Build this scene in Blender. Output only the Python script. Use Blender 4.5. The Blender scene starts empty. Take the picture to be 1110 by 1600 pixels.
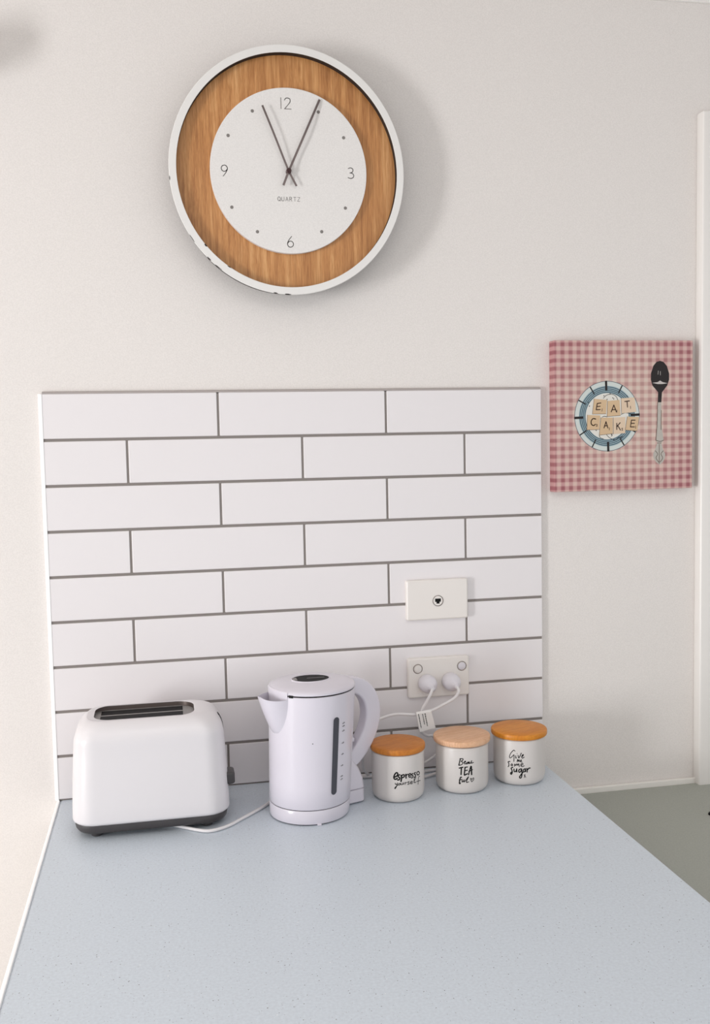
import bpy, bmesh, math, random
from mathutils import Vector, Matrix, Euler

C = bpy.context.scene.collection
scene = bpy.context.scene
H = 0.9                                   # worktop height above the floor
PI = math.pi


def P(x, y, z):
    """millimetres measured from the left back corner of the worktop -> metres"""
    return Vector((x / 1000, y / 1000, H + z / 1000))


# ---------------------------------------------------------------- camera
cam_data = bpy.data.cameras.new('camera')
cam = bpy.data.objects.new('camera', cam_data)
C.objects.link(cam)
cam_data.sensor_fit = 'VERTICAL'
cam_data.sensor_height = 24.0
cam_data.lens = 1506.62 / 1600 * 24.0
cam_data.clip_start = 0.02
right = Vector((0.98070552, -0.19447655, -0.01988841))
down = Vector((-0.03370374, -0.06798961, -0.99711658))
fwd = Vector((0.19256359, 0.97854805, -0.07323238))
mw = Matrix.Identity(4)
for i in range(3):
    mw[i][0], mw[i][1], mw[i][2] = right[i], -down[i], -fwd[i]
mw.translation = P(207.143, -1739.095, 625.024)
cam.matrix_world = mw
scene.camera = cam

# ---------------------------------------------------------------- light and exposure
world = bpy.data.worlds.new('world')
scene.world = world
world.use_nodes = True
bg = world.node_tree.nodes['Background']
bg.inputs['Color'].default_value = (0.965, 0.985, 1.0, 1)
bg.inputs['Strength'].default_value = 0.97


def area(name, loc, target, sx, sy, power, col):
    d = bpy.data.lights.new(name, 'AREA')
    d.shape = 'RECTANGLE'
    d.size, d.size_y = sx, sy
    d.energy = power
    d.color = col
    o = bpy.data.objects.new(name, d)
    C.objects.link(o)
    o.location = loc
    o.rotation_euler = (Vector(target) - Vector(loc)).to_track_quat('-Z', 'Y').to_euler()
    return o


ROOM_LEFT = -3.4
WINDOW_Y, WINDOW_Z = -2.15, 1.12
area('window_daylight', (ROOM_LEFT + 0.09, WINDOW_Y, WINDOW_Z), (0.5, 0.0, 1.35), 0.54, 1.3, 108, (0.985, 0.99, 1.0))
area('ceiling_lamp_light', (0.45, -1.75, 2.36), (0.45, -1.5, 0), 1.5, 1.5, 13, (1.0, 0.99, 0.985))
scene.view_settings.view_transform = 'Standard'
scene.view_settings.look = 'None'
scene.view_settings.exposure = -0.30
scene.view_settings.gamma = 1.0
scene.view_settings.use_curve_mapping = False


# ---------------------------------------------------------------- materials
def lin(c):
    return tuple(((v / 255) / 12.92 if v / 255 <= 0.04045 else ((v / 255 + 0.055) / 1.055) ** 2.4) for v in c) + (1,)


def mat(name, col, rough=0.5, metal=0.0, spec=0.5, coat=0.0):
    m = bpy.data.materials.new(name)
    m.use_nodes = True
    b = m.node_tree.nodes['Principled BSDF']
    b.inputs['Base Color'].default_value = lin(col)
    b.inputs['Roughness'].default_value = rough
    b.inputs['Metallic'].default_value = metal
    b.inputs['Specular IOR Level'].default_value = spec
    b.inputs['Coat Weight'].default_value = coat
    return m


class NT:
    """small helper for node trees"""
    def __init__(self, m):
        self.t = m.node_tree
        self.b = self.t.nodes['Principled BSDF']

    def n(self, kind, **kw):
        nd = self.t.nodes.new(kind)
        for k, v in kw.items():
            if k in nd.inputs:
                nd.inputs[k].default_value = v
            else:
                setattr(nd, k, v)
        return nd

    def l(self, a, b):
        self.t.links.new(a, b)

    def coords(self, scale, which='Object'):
        tc = self.n('ShaderNodeTexCoord')
        mp = self.n('ShaderNodeMapping')
        mp.inputs['Scale'].default_value = scale
        self.l(tc.outputs[which], mp.inputs['Vector'])
        return mp.outputs['Vector']

    def ramp(self, fac, stops):
        r = self.n('ShaderNodeValToRGB')
        e = r.color_ramp.elements
        while len(e) < len(stops):
            e.new(0.5)
        for el, (p, c) in zip(e, stops):
            el.position = p
            el.color = c
        self.l(fac, r.inputs['Fac'])
        return r.outputs['Color']

    def mix(self, fac, a, b, blend='MIX'):
        m = self.n('ShaderNodeMix', data_type='RGBA', blend_type=blend)
        for sock, v in ((m.inputs[0], fac), (m.inputs[6], a), (m.inputs[7], b)):
            if hasattr(v, 'is_linked') or isinstance(v, bpy.types.NodeSocket):
                self.l(v, sock)
            else:
                sock.default_value = v
        return m.outputs[2]

    def bump(self, h, strength, dist=0.001):
        bp = self.n('ShaderNodeBump')
        bp.inputs['Strength'].default_value = strength
        bp.inputs['Distance'].default_value = dist
        self.l(h, bp.inputs['Height'])
        self.l(bp.outputs['Normal'], self.b.inputs['Normal'])


def paint(name, col, grain=0.35):
    m = mat(name, col, 0.75, spec=0.25)
    t = NT(m)
    v = t.coords((1, 1, 1))
    no = t.n('ShaderNodeTexNoise')
    no.inputs['Scale'].default_value = 420
    no.inputs['Detail'].default_value = 3
    t.l(v, no.inputs['Vector'])
    t.bump(no.outputs['Fac'], grain, 0.0006)
    a = tuple(c - 5 for c in col)
    b = tuple(min(255, c + 4) for c in col)
    t.l(t.ramp(no.outputs['Fac'], [(0.3, lin(a)), (0.7, lin(b))]), t.b.inputs['Base Color'])
    return m


def wood(name, dark, mid, light, sx, sz, rough=0.45, seed=0.0, bands=7.0):
    """stretched grain; sx along the fibres (small), sz across (large)"""
    m = mat(name, mid, rough, spec=0.35)
    t = NT(m)
    tc = t.n('ShaderNodeTexCoord')
    mp = t.n('ShaderNodeMapping')
    mp.inputs['Scale'].default_value = sx
    mp.inputs['Location'].default_value = (seed, seed * 1.7, seed * 0.6)
    t.l(tc.outputs['Object'], mp.inputs['Vector'])
    n1 = t.n('ShaderNodeTexNoise')
    n1.inputs['Scale'].default_value = bands
    n1.inputs['Detail'].default_value = 6
    n1.inputs['Roughness'].default_value = 0.97
    n1.inputs['Distortion'].default_value = 0.25
    t.l(mp.outputs['Vector'], n1.inputs['Vector'])
    n2 = t.n('ShaderNodeTexNoise')
    n2.inputs['Scale'].default_value = bands * 7
    n2.inputs['Detail'].default_value = 3
    t.l(mp.outputs['Vector'], n2.inputs['Vector'])
    c1 = t.ramp(n1.outputs['Fac'], [(0.30, lin(dark)), (0.5, lin(mid)), (0.70, lin(light))])
    c2 = t.ramp(n2.outputs['Fac'], [(0.35, (0.80, 0.76, 0.72, 1)), (0.6, (1, 1, 1, 1))])
    t.l(t.mix(sz, c1, c2, 'MULTIPLY'), t.b.inputs['Base Color'])
    return m


M = {}
M['wall'] = paint('wall_paint', (232, 226, 222))
M['ceiling'] = paint('ceiling_paint', (240, 236, 232))
M['trim'] = mat('trim_gloss', (236, 232, 228), 0.35)
M['tile'] = mat('tile_glaze', (233, 228, 229), 0.42, spec=0.4)
M['edge'] = mat('edge_white', (250, 250, 250), 0.3)
M['grout'] = mat('grout', (138, 131, 127), 0.9, spec=0.1)
M['plastic'] = mat('white_plastic', (225, 221, 223), 0.28, spec=0.5)
M['kettle'] = mat('kettle_white_plastic', (218, 213, 222), 0.22, spec=0.5)
M['faceplate'] = mat('faceplate_plastic', (234, 228, 223), 0.35)
M['plug'] = mat('plug_plastic', (226, 222, 228), 0.4)
M['cord'] = mat('cord_vinyl', (232, 229, 230), 0.45)
M['black'] = mat('black_ink', (14, 13, 13), 0.6, spec=0.2)
M['darkgap'] = mat('dark_gap', (30, 28, 28), 0.8, spec=0.1)
M['charcoal'] = mat('charcoal_plastic', (66, 63, 64), 0.45)
M['slotmetal'] = mat('slot_metal', (96, 86, 82), 0.45, metal=0.6)
M['slotgrey'] = mat('slot_grey_metal', (150, 146, 144), 0.5, metal=0.3)
M['smoke'] = mat('smoked_window', (70, 70, 78), 0.15)
M['ceramic'] = mat('white_ceramic', (214, 208, 204), 0.32, spec=0.5)
M['seal'] = mat('rubber_seal', (60, 48, 44), 0.6)
M['rim'] = mat('clock_rim_white', (232, 229, 226), 0.45)
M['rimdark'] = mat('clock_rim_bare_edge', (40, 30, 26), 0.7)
M['dial'] = paint('dial_white', (232, 228, 225), 0.1)
M['dialgrey'] = mat('dial_print_grey', (128, 122, 118), 0.6)
M['hand'] = mat('hand_metal', (112, 100, 98), 0.35, metal=0.55)
M['handdark'] = mat('hub_metal', (70, 48, 48), 0.35, metal=0.5)
M['chrome'] = mat('chrome_ring', (150, 140, 135), 0.25, metal=0.8)
M['paper'] = mat('paper_tag', (236, 233, 231), 0.7)
M['band'] = mat('band_grey', (172, 163, 160), 0.8)
M['backstrip'] = mat('back_strip_white', (240, 236, 230), 0.4)
M['frame'] = mat('window_frame_white', (240, 240, 238), 0.4)
M['cabinet'] = mat('cabinet_laminate', (226, 222, 216), 0.5)
M['greytop'] = paint('grey_green_laminate', (166, 168, 160), 0.1)
M['floor'] = mat('floor_vinyl', (168, 166, 163), 0.55)
M['clockwood'] = wood('clock_wood', (146, 90, 48), (196, 138, 84), (230, 180, 124), (11, 2, 0.55), 0.75, 0.35, 3.1, 3.0)
M['lid_brown'] = wood('lid_wood_brown', (178, 104, 40), (204, 127, 50), (218, 149, 70), (4, 30, 8), 0.5, 0.4, 1.3, 2.2)
M['lid_pale'] = wood('lid_wood_pale', (212, 160, 122), (228, 182, 146), (238, 198, 166), (4, 30, 8), 0.5, 0.45, 5.2, 2.2)
M['lid_honey'] = wood('lid_wood_honey', (194, 114, 32), (216, 136, 42), (228, 157, 60), (4, 30, 8), 0.5, 0.4, 8.7, 2.2)


def speckled():
    m = mat('speckled_laminate', (212, 218, 228), 0.38, spec=0.45)
    t = NT(m)
    v = t.coords((1, 1, 1))
    no = t.n('ShaderNodeTexNoise')
    no.inputs['Scale'].default_value = 260
    no.inputs['Detail'].default_value = 2
    t.l(v, no.inputs['Vector'])
    base = t.ramp(no.outputs['Fac'], [(0.3, lin((202, 210, 219))), (0.7, lin((211, 220, 229)))])
    out = base
    for sc, thr, col, gate in ((170, 0.115, (96, 96, 102), 0.80), (300, 0.15, (150, 152, 158), 0.76), (120, 0.08, (246, 246, 248), 0.95)):
        vo = t.n('ShaderNodeTexVoronoi')
        vo.inputs['Scale'].default_value = sc
        t.l(v, vo.inputs['Vector'])
        lt = t.n('ShaderNodeMath', operation='LESS_THAN')
        t.l(vo.outputs['Distance'], lt.inputs[0])
        lt.inputs[1].default_value = thr
        sp = t.n('ShaderNodeSeparateColor')
        t.l(vo.outputs['Color'], sp.inputs[0])
        gt = t.n('ShaderNodeMath', operation='GREATER_THAN')
        t.l(sp.outputs[0], gt.inputs[0])
        gt.inputs[1].default_value = gate
        mu = t.n('ShaderNodeMath', operation='MULTIPLY')
        t.l(lt.outputs[0], mu.inputs[0])
        t.l(gt.outputs[0], mu.inputs[1])
        out = t.mix(mu.outputs[0], out, lin(col))
    t.l(out, t.b.inputs['Base Color'])
    return m


M['counter'] = speckled()


def gingham():
    """woven check printed on the canvas: stripes across x and z, paler towards the middle of the print"""
    m = mat('gingham_print', (205, 170, 165), 0.7, spec=0.2)
    t = NT(m)
    tc = t.n('ShaderNodeTexCoord')
    sep = t.n('ShaderNodeSeparateXYZ')
    t.l(tc.outputs['Object'], sep.inputs[0])
    bands = []
    for ax, per, off in ((0, 0.0163, 0.0), (2, 0.0151, 0.004)):
        a = t.n('ShaderNodeMath', operation='MULTIPLY_ADD')
        t.l(sep.outputs[ax], a.inputs[0])
        a.inputs[1].default_value = 2 * PI / per
        a.inputs[2].default_value = off * 2 * PI / per
        s = t.n('ShaderNodeMath', operation='SINE')
        t.l(a.outputs[0], s.inputs[0])
        g = t.n('ShaderNodeMath', operation='MULTIPLY_ADD', use_clamp=True)
        t.l(s.outputs[0], g.inputs[0])
        g.inputs[1].default_value = 0.95
        g.inputs[2].default_value = 0.5
        bands.append(g.outputs[0])
    add = t.n('ShaderNodeMath', operation='ADD')
    t.l(bands[0], add.inputs[0])
    t.l(bands[1], add.inputs[1])
    half = t.n('ShaderNodeMath', operation='MULTIPLY')
    t.l(add.outputs[0], half.inputs[0])
    half.inputs[1].default_value = 0.5
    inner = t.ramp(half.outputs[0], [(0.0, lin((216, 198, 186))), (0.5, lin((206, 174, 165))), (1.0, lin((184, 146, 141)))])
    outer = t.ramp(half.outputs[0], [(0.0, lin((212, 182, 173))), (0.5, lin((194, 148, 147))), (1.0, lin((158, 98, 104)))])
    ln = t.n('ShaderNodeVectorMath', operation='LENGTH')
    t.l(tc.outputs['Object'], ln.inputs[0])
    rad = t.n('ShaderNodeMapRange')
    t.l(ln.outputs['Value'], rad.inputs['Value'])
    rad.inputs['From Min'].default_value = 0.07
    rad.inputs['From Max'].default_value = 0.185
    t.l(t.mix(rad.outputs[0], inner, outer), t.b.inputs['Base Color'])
    return m


M['gingham'] = gingham()
M['plate_white'] = mat('print_plate_white', (226, 222, 214), 0.7)
M['plate_pale'] = mat('print_plate_pale_blue', (208, 214, 210), 0.7)
M['plate_blue'] = mat('print_plate_blue', (160, 181, 186), 0.7)
M['plate_navy'] = mat('print_plate_dark_blue', (72, 96, 110), 0.7)
M['tilewood'] = mat('print_letter_tile', (212, 182, 146), 0.7)
M['tilepale'] = mat('print_letter_tile_pale', (222, 198, 172), 0.7)
M['ink'] = mat('print_brown_ink', (62, 38, 30), 0.7)
M['outline'] = mat('print_outline', (96, 72, 56), 0.7)
M['silver'] = mat('print_silver', (186, 180, 172), 0.7)
M['spoondark'] = mat('print_spoon_dark', (26, 18, 18), 0.6)
M['spoonglint'] = mat('print_spoon_glint', (196, 190, 186), 0.7)


# ---------------------------------------------------------------- object helpers
def obj(name, bm, mats, parent=None, smooth=True, angle=40):
    me = bpy.data.meshes.new(name)
    bmesh.ops.recalc_face_normals(bm, faces=bm.faces)
    bm.to_mesh(me)
    bm.free()
    o = bpy.data.objects.new(name, me)
    C.objects.link(o)
    for m in (mats if isinstance(mats, (list, tuple)) else [mats]):
        me.materials.append(m)
    if smooth:
        me.set_sharp_from_angle(angle=math.radians(angle))
        for p in me.polygons:
            p.use_smooth = True
    if parent is not None:
        o.parent = parent
        o.matrix_parent_inverse = parent_world(parent).inverted()
    return o


def parent_world(o):
    m = o.matrix_basis.copy()
    while o.parent is not None:
        m = o.parent.matrix_basis @ o.matrix_parent_inverse @ m
        o = o.parent
    return m


def set_origin(o, loc):
    """move the object's origin to loc (world, no parent) without moving its mesh"""
    o.data.transform(Matrix.Translation(-Vector(loc)))
    o.location = loc


def thing(name, label, cat, loc, group=None):
    o = bpy.data.objects.new(name, None)
    C.objects.link(o)
    o.location = loc
    o.empty_display_size = 0.05
    tag(o, label, cat, group)
    return o


def tag(o, label, cat, group=None):
    o['label'] = label
    o['category'] = cat
    if group:
        o['group'] = group
    return o


def struct(o):
    o['kind'] = 'structure'
    return o


def box(bm, lo, hi, bevel=0.0, seg=2):
    lo, hi = Vector(lo), Vector(hi)
    r = bmesh.ops.create_cube(bm, size=1)
    vs = r['verts']
    for v in vs:
        v.co = Vector(((v.co.x + .5) * (hi.x - lo.x) + lo.x, (v.co.y + .5) * (hi.y - lo.y) + lo.y, (v.co.z + .5) * (hi.z - lo.z) + lo.z))
    if bevel:
        es = list({e for v in vs for e in v.link_edges})
        bmesh.ops.bevel(bm, geom=es, offset=bevel, segments=seg, affect='EDGES', profile=0.5)
    return bm


def nb():
    return bmesh.new()


def loft(bm, loops, close=True, cap0=False, cap1=False, mat_index=0):
    rows = [[bm.verts.new(p) for p in lp] for lp in loops]
    n = len(rows[0])
    for a, b in zip(rows[:-1], rows[1:]):
        for i in range(n if close else n - 1):
            j = (i + 1) % n
            f = bm.faces.new((a[i], a[j], b[j], b[i]))
            f.material_index = mat_index
    if cap0:
        bm.faces.new(list(reversed(rows[0]))).material_index = mat_index
    if cap1:
        bm.faces.new(rows[-1]).material_index = mat_index
    return rows


def ring(cx, cy, r, z, n=64):
    return [P(cx + r * math.cos(2 * PI * i / n), cy + r * math.sin(2 * PI * i / n), z) for i in range(n)]


def lathe(bm, cx, cy, prof, n=64, cap0=True, cap1=True):
    return loft(bm, [ring(cx, cy, r, z, n) for r, z in prof], True, cap0, cap1)


def catmull(pts, k=6):
    pts = [Vector(p) for p in pts]
    if len(pts) < 3:
        return pts
    out = []
    for i in range(len(pts) - 1):
        p0 = pts[max(i - 1, 0)]
        p1, p2 = pts[i], pts[i + 1]
        p3 = pts[min(i + 2, len(pts) - 1)]
        for s in range(k):
            t = s / k
            out.append(0.5 * ((2 * p1) + (p2 - p0) * t + (2 * p0 - 5 * p1 + 4 * p2 - p3) * t * t + (3 * p1 - p0 - 3 * p2 + p3) * t ** 3))
    out.append(pts[-1])
    return out


def tube(bm, pts, r, n=10, k=6, flat=1.0):
    pts = catmull(pts, k)
    loops = []
    up = Vector((0, 0, 1))
    prev = None
    for i, p in enumerate(pts):
        d = (pts[min(i + 1, len(pts) - 1)] - pts[max(i - 1, 0)]).normalized()
        if prev is None:
            a = d.cross(up)
            if a.length < 1e-3:
                a = d.cross(Vector((1, 0, 0)))
        else:
            a = prev - d * prev.dot(d)
        a.normalize()
        prev = a
        b = d.cross(a)
        loops.append([p + a * (r * math.cos(2 * PI * j / n)) + b * (r * flat * math.sin(2 * PI * j / n)) for j in range(n)])
    loft(bm, loops, True, True, True)
    return bm


def stroke(bm, pts, width, fn, lift, smooth=True, k=5, caps=True):
    """a pen stroke: points (u, v) in mm, laid on the surface fn(u, v, lift)"""
    p2 = [Vector((a, b, 0)) for a, b in pts]
    if smooth:
        p2 = catmull(p2, k)
    h = width / 2
    for i in range(len(p2) - 1):
        d = p2[i + 1] - p2[i]
        if d.length < 1e-6:
            continue
        nrm = Vector((-d.y, d.x, 0)).normalized() * h
        q = [p2[i] + nrm, p2[i] - nrm, p2[i + 1] - nrm, p2[i + 1] + nrm]
        bm.faces.new([bm.verts.new(fn(v.x, v.y, lift)) for v in q])
    for i, p in enumerate(p2):
        if not caps and i in (0, len(p2) - 1):
            continue
        vs = [bm.verts.new(fn(p.x + h * math.cos(a * PI / 4), p.y + h * math.sin(a * PI / 4), lift)) for a in range(8)]
        bm.faces.new(vs)


def poly(bm, pts, fn, lift):
    bm.faces.new([bm.verts.new(fn(a, b, lift)) for a, b in pts])


def disc(bm, u, v, r, fn, lift, n=24, ry=None):
    ry = r if ry is None else ry
    poly(bm, [(u + r * math.cos(2 * PI * i / n), v + ry * math.sin(2 * PI * i / n)) for i in range(n)], fn, lift)


def annulus(bm, u, v, r0, r1, fn, lift, n=96):
    a = [bm.verts.new(fn(u + r0 * math.cos(2 * PI * i / n), v + r0 * math.sin(2 * PI * i / n), lift)) for i in range(n)]
    b = [bm.verts.new(fn(u + r1 * math.cos(2 * PI * i / n), v + r1 * math.sin(2 * PI * i / n), lift)) for i in range(n)]
    for i in range(n):
        j = (i + 1) % n
        bm.faces.new((a[i], b[i], b[j], a[j]))


def rrect(hw, hd, r, k=8):
    """rounded rectangle outline, centred, k + 1 points per corner, anticlockwise from +x"""
    out = []
    for cx, cy, a0 in ((hw - r, hd - r, 0), (-hw + r, hd - r, 90), (-hw + r, -hd + r, 180), (hw - r, -hd + r, 270)):
        for i in range(k + 1):
            a = math.radians(a0 + 90 * i / k)
            out.append((cx + r * math.cos(a), cy + r * math.sin(a)))
    return out


# ---------------------------------------------------------------- drawn lettering and print, in millimetres on their own surfaces
ESPRESSO = [(2.7,[(-21.9,47.8),(-15.4,50.8),(-14.1,54.7),(-17.0,56.1),(-21.0,52.1),(-22.4,47.1),(-19.9,44.3),(-15.1,46.2)]),(2.5,[(-9.9,52.5),(-13.3,51.1),(-12.9,49.0),(-10.0,47.2),(-10.9,44.0),(-14.7,43.3)]),(2.8,[(-6.9,51.3),(-6.1,47.0),(-7.3,40.7)]),(2.4,[(-6.4,49.9),(-3.0,52.2),(-0.1,51.3),(-0.9,48.2),(-5.7,47.0)]),(2.4,[(3.2,52.5),(3.8,45.7)]),(2.1,[(3.6,49.2),(5.9,51.9),(8.6,51.9)]),(2.0,[(10.5,49.2),(14.6,50.1),(14.1,52.5),(11.0,52.4),(9.8,49.3),(11.3,46.4),(15.7,47.1)]),(2.0,[(20.4,51.7),(17.0,51.2),(17.6,49.3),(20.3,47.5),(19.2,44.8),(15.9,44.6)]),(2.0,[(27.5,52.2),(23.8,51.9),(24.3,49.8),(27.4,47.8),(26.2,45.0),(22.7,44.9)]),(1.9,[(35.0,52.5),(31.1,51.5),(32.0,47.8),(36.4,46.5),(39.7,48.2),(37.7,51.6),(35.0,52.5)]),(1.3,[(-19.6,37.9),(-19.2,35.4),(-16.2,35.9),(-14.8,38.3)]),(1.3,[(-14.8,38.3),(-16.8,32.3),(-19.9,28.0),(-21.0,29.0),(-17.5,32.3),(-13.6,34.8)]),(1.3,[(-10.2,37.4),(-12.5,36.6),(-12.7,34.6),(-10.5,34.3),(-9.1,35.8),(-10.2,37.4)]),(1.3,[(-7.6,37.7),(-7.4,35.2),(-5.5,34.8),(-3.3,36.3),(-2.8,38.4)]),(1.3,[(-2.8,38.4),(-2.2,35.1)]),(1.3,[(0.7,38.3),(1.1,34.9)]),(1.3,[(1.0,36.7),(2.9,38.1),(5.3,37.7)]),(1.3,[(10.9,39.1),(7.9,38.7),(8.1,37.3),(10.5,36.3),(9.9,34.4),(7.1,34.3)]),(1.3,[(13.5,36.4),(18.0,36.8),(17.5,38.4),(14.7,38.4),(13.5,36.4),(14.9,34.3),(19.0,34.7)]),(1.3,[(22.1,36.1),(27.3,43.7),(25.7,45.1),(23.4,42.3),(23.2,35.9),(25.4,34.8),(28.3,35.7)]),(1.3,[(40.4,43.1),(36.3,41.8),(34.6,30.1)]),(1.2,[(30.7,35.8),(42.5,35.0)])]
TEA = [(2,[(-20.6,66.4),(-24.1,54.5)]),(1.6,[(-21.8,65.8),(-15.9,66.5),(-15.2,64.0),(-19.2,61.5),(-15.2,59.7),(-17.5,56.0),(-23.8,54.2)]),(1.6,[(-12.6,59.1),(-9.7,60.6),(-10.4,62.1),(-12.6,59.7),(-11.6,56.9),(-8.6,57.7),(-7.5,59.0)]),(1.6,[(-4.1,60.0),(-7.5,59.0),(-7.9,56.8),(-5.2,57.6),(-3.3,60.3),(-4.1,57.3),(-1.4,60.2),(-1.4,57.1),(1.7,58.4),(3.7,62.0),(2.8,57.7),(7.7,58.5)]),(2.4,[(-23.1,49.3),(-15.7,51.0)]),(2.6,[(-18.7,50.3),(-19.6,37.9)]),(2.4,[(-10.9,51.0),(-12.6,38.0),(-11.1,37.3),(-5.9,39.3)]),(2,[(-10.9,50.7),(-5.7,51.4)]),(2,[(-11.7,44.5),(-6.2,45.6)]),(2.2,[(-3.6,37.1),(1.2,51.0),(2.7,51.5)]),(2.8,[(2.7,51.5),(3.3,37.2)]),(1.8,[(-2.8,43.2),(5.4,45.7)]),(2.2,[(-18.5,33.0),(-21.1,32.3),(-23.5,22.8),(-22.4,21.3),(-21.3,22.6)]),(1.6,[(-23.8,27.8),(-18.6,29.2),(-17.5,28.6),(-17.6,24.6),(-14.6,26.2),(-13.4,28.6),(-13.9,24.9),(-11.3,26.1),(-3.7,33.9),(-7.9,26.1),(-7.6,23.6),(-3.8,24.6)]),(1.2,[(3.1,24.1),(0.5,29.6),(2.4,30.4),(4.0,28.1),(6.8,30.9),(8.5,29.2),(6.8,26.3),(3.1,24.1)])]
SUGAR = [(1.4,[(-29.4,65.5),(-32.4,66.8),(-38.4,61.4),(-42.1,54.3),(-40.3,51.9),(-35.7,55.0),(-31.6,58.3),(-32.2,46.4)]),(1.4,[(-27.7,57.1),(-28.2,53.0),(-26.0,53.5)]),(1.2,[(-25.0,61.1),(-25.2,60.7)]),(1.6,[(-22.9,58.1),(-21.2,53.4),(-15.9,62.3)]),(1.6,[(-14.2,56.0),(-11.5,58.6),(-12.4,59.7),(-15.1,56.4),(-13.8,53.1),(-9.8,54.9)]),(1.5,[(-25.2,46.2),(-23.8,50.7),(-22.5,47.0),(-20.8,50.0),(-19.9,47.1),(-18.2,47.5),(-15.6,49.0),(-16.9,49.8),(-17.8,46.8),(-14.7,46.4)]),(1.8,[(-40.8,45.5),(-45.1,44.2),(-43.7,41.5),(-43.3,37.8),(-45.2,35.3)]),(1.6,[(-36.7,41.6),(-38.6,39.1),(-36.8,37.8),(-34.5,39.9),(-36.7,41.6)]),(1.5,[(-30.9,37.6),(-30.0,41.8),(-27.8,39.2),(-25.6,42.4),(-23.9,39.7),(-21.7,42.8),(-20.4,37.5)]),(1.5,[(-17.4,39.8),(-12.8,41.6),(-13.7,43.9),(-16.5,42.4),(-16.9,39.4),(-14.8,37.6),(-9.9,39.0)]),(2.3,[(-34.5,35.5),(-38.2,33.2),(-36.4,29.7),(-36.0,25.3),(-38.3,22.1),(-39.7,24.2),(-36.0,26.8)]),(2.2,[(-31.9,32.4),(-31.7,28.3),(-29.3,27.8),(-26.9,30.2),(-26.1,33.2)]),(2.2,[(-26.1,33.2),(-25.8,27.6)]),(2.1,[(-17.0,33.5),(-20.9,31.9),(-21.8,28.2),(-19.2,27.3),(-16.2,30.9),(-15.7,33.5)]),(2.1,[(-15.7,33.5),(-14.7,25.0),(-16.3,17.9),(-19.2,16.6),(-20.0,19.0),(-15.3,24.6),(-12.2,27.9)]),(2.1,[(-8.2,33.4),(-11.5,32.0),(-11.9,28.7),(-9.6,28.0),(-7.6,30.8),(-7.3,33.7)]),(2.1,[(-7.3,33.7),(-6.7,28.2)]),(2.2,[(-4.0,34.0),(-3.3,27.3)]),(2.4,[(-3.3,30.6),(0.5,34.1),(3.3,34.2)]),(1.1,[(-10.5,22.7),(-6.6,17.8)]),(1.1,[(-7.8,23.4),(-10.1,17.5)])]
TILES = [[(1015.6,696.4),(1042.2,694.1),(1040.0,667.5),(1012.0,667.5)],[(1043.3,692.1),(1067.9,693.8),(1070.0,664.1),(1042.2,662.5)],[(1071.1,696.8),(1099.1,698.4),(1102.3,670.6),(1072.2,668.0)],[(1001.8,666.1),(1028.3,664.7),(1026.2,638.0),(1000.6,637.5)],[(1029.4,660.7),(1053.9,660.4),(1053.9,629.6),(1026.1,627.1)],[(1055.0,660.3),(1079.7,661.0),(1079.7,630.1),(1055.0,628.6)],[(1084.0,661.9),(1108.9,660.5),(1104.6,633.7),(1079.7,636.1)]]
LETTERS = [[[(1022.0,687.5),(1019.8,675.7)],[(1022.0,687.5),(1029.4,688.4)],[(1021.3,681.6),(1027.9,682.1)],[(1019.8,675.7),(1027.9,675.9)],[(1032.2,677.5),(1031.5,672.5)]],[[(1050.7,671.3),(1056.1,684.1),(1061.4,671.1)],[(1052.9,675.2),(1059.9,675.5)],[(1062.7,674.7),(1062.3,670.1)]],[[(1078.6,690.7),(1088.3,691.6)],[(1083.3,691.1),(1084.4,679.8)],[(1090.5,681.7),(1090.9,676.7)]],[[(1018.7,657.9),(1013.4,659.0),(1009.6,654.1),(1010.2,648.2),(1014.5,645.7),(1018.1,648.1)],[(1019.8,648.0),(1021.9,647.6),(1020.6,646.0),(1022.1,644.8),(1019.8,643.7)]],[[(1035.8,640.8),(1040.0,652.6),(1043.7,640.7)],[(1036.8,644.8),(1042.8,645.1)],[(1046.9,641.2),(1046.7,636.7)]],[[(1062.1,649.3),(1062.1,637.4)],[(1069.0,650.2),(1062.5,643.0)],[(1064.2,644.9),(1069.6,636.3)],[(1074.8,639.6),(1072.6,639.6),(1072.6,637.8),(1074.3,637.2),(1074.1,635.6),(1072.4,635.2)]],[[(1092.6,654.8),(1090.5,641.9)],[(1092.6,654.8),(1100.2,654.7)],[(1092.0,648.8),(1098.7,648.7)],[(1090.5,641.9),(1098.7,641.8)],[(1101.5,643.7),(1101.1,638.7)]]]
FROST = [[(1034.7,697.2),(1041.1,703.0),(1051.8,704.9),(1060.4,700.8),(1064.7,692.9)],[(1032.6,661.7),(1036.8,663.2),(1042.2,661.9)],[(1071.1,666.1),(1079.7,668.9),(1088.3,667.8),(1093.7,664.7)],[(1040.0,628.9),(1047.5,621.8),(1058.2,617.6),(1066.8,622.4),(1075.4,623.3)],[(1026.1,627.1),(1028.3,622.1),(1034.7,620.0)],[(1049.6,629.7),(1052.9,626.7),(1050.7,624.7)]]
CRUMBS = [(1035.8,702.1),(1048.6,705.9),(1054.0,697.9),(1056.1,695.9),(1042.2,695.1),(1083.5,701.0),(1006.1,682.7),(1004.0,689.6),(1019.8,636.2),(1071.1,621.7),(1056.1,617.6),(1039.0,669.5),(1060.8,656.9),(1051.8,627.7)]
SPOON_BOWL = [(1152.2,767.9),(1159.7,765.7),(1166.5,758.0),(1171.3,744.0),(1171.4,731.6),(1167.7,720.8),(1160.9,712.5),(1156.5,707.5),(1148.4,707.6),(1143.9,712.6),(1136.1,721.0),(1133.1,731.9),(1133.4,744.2),(1138.1,758.1),(1144.8,765.8)]
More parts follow.
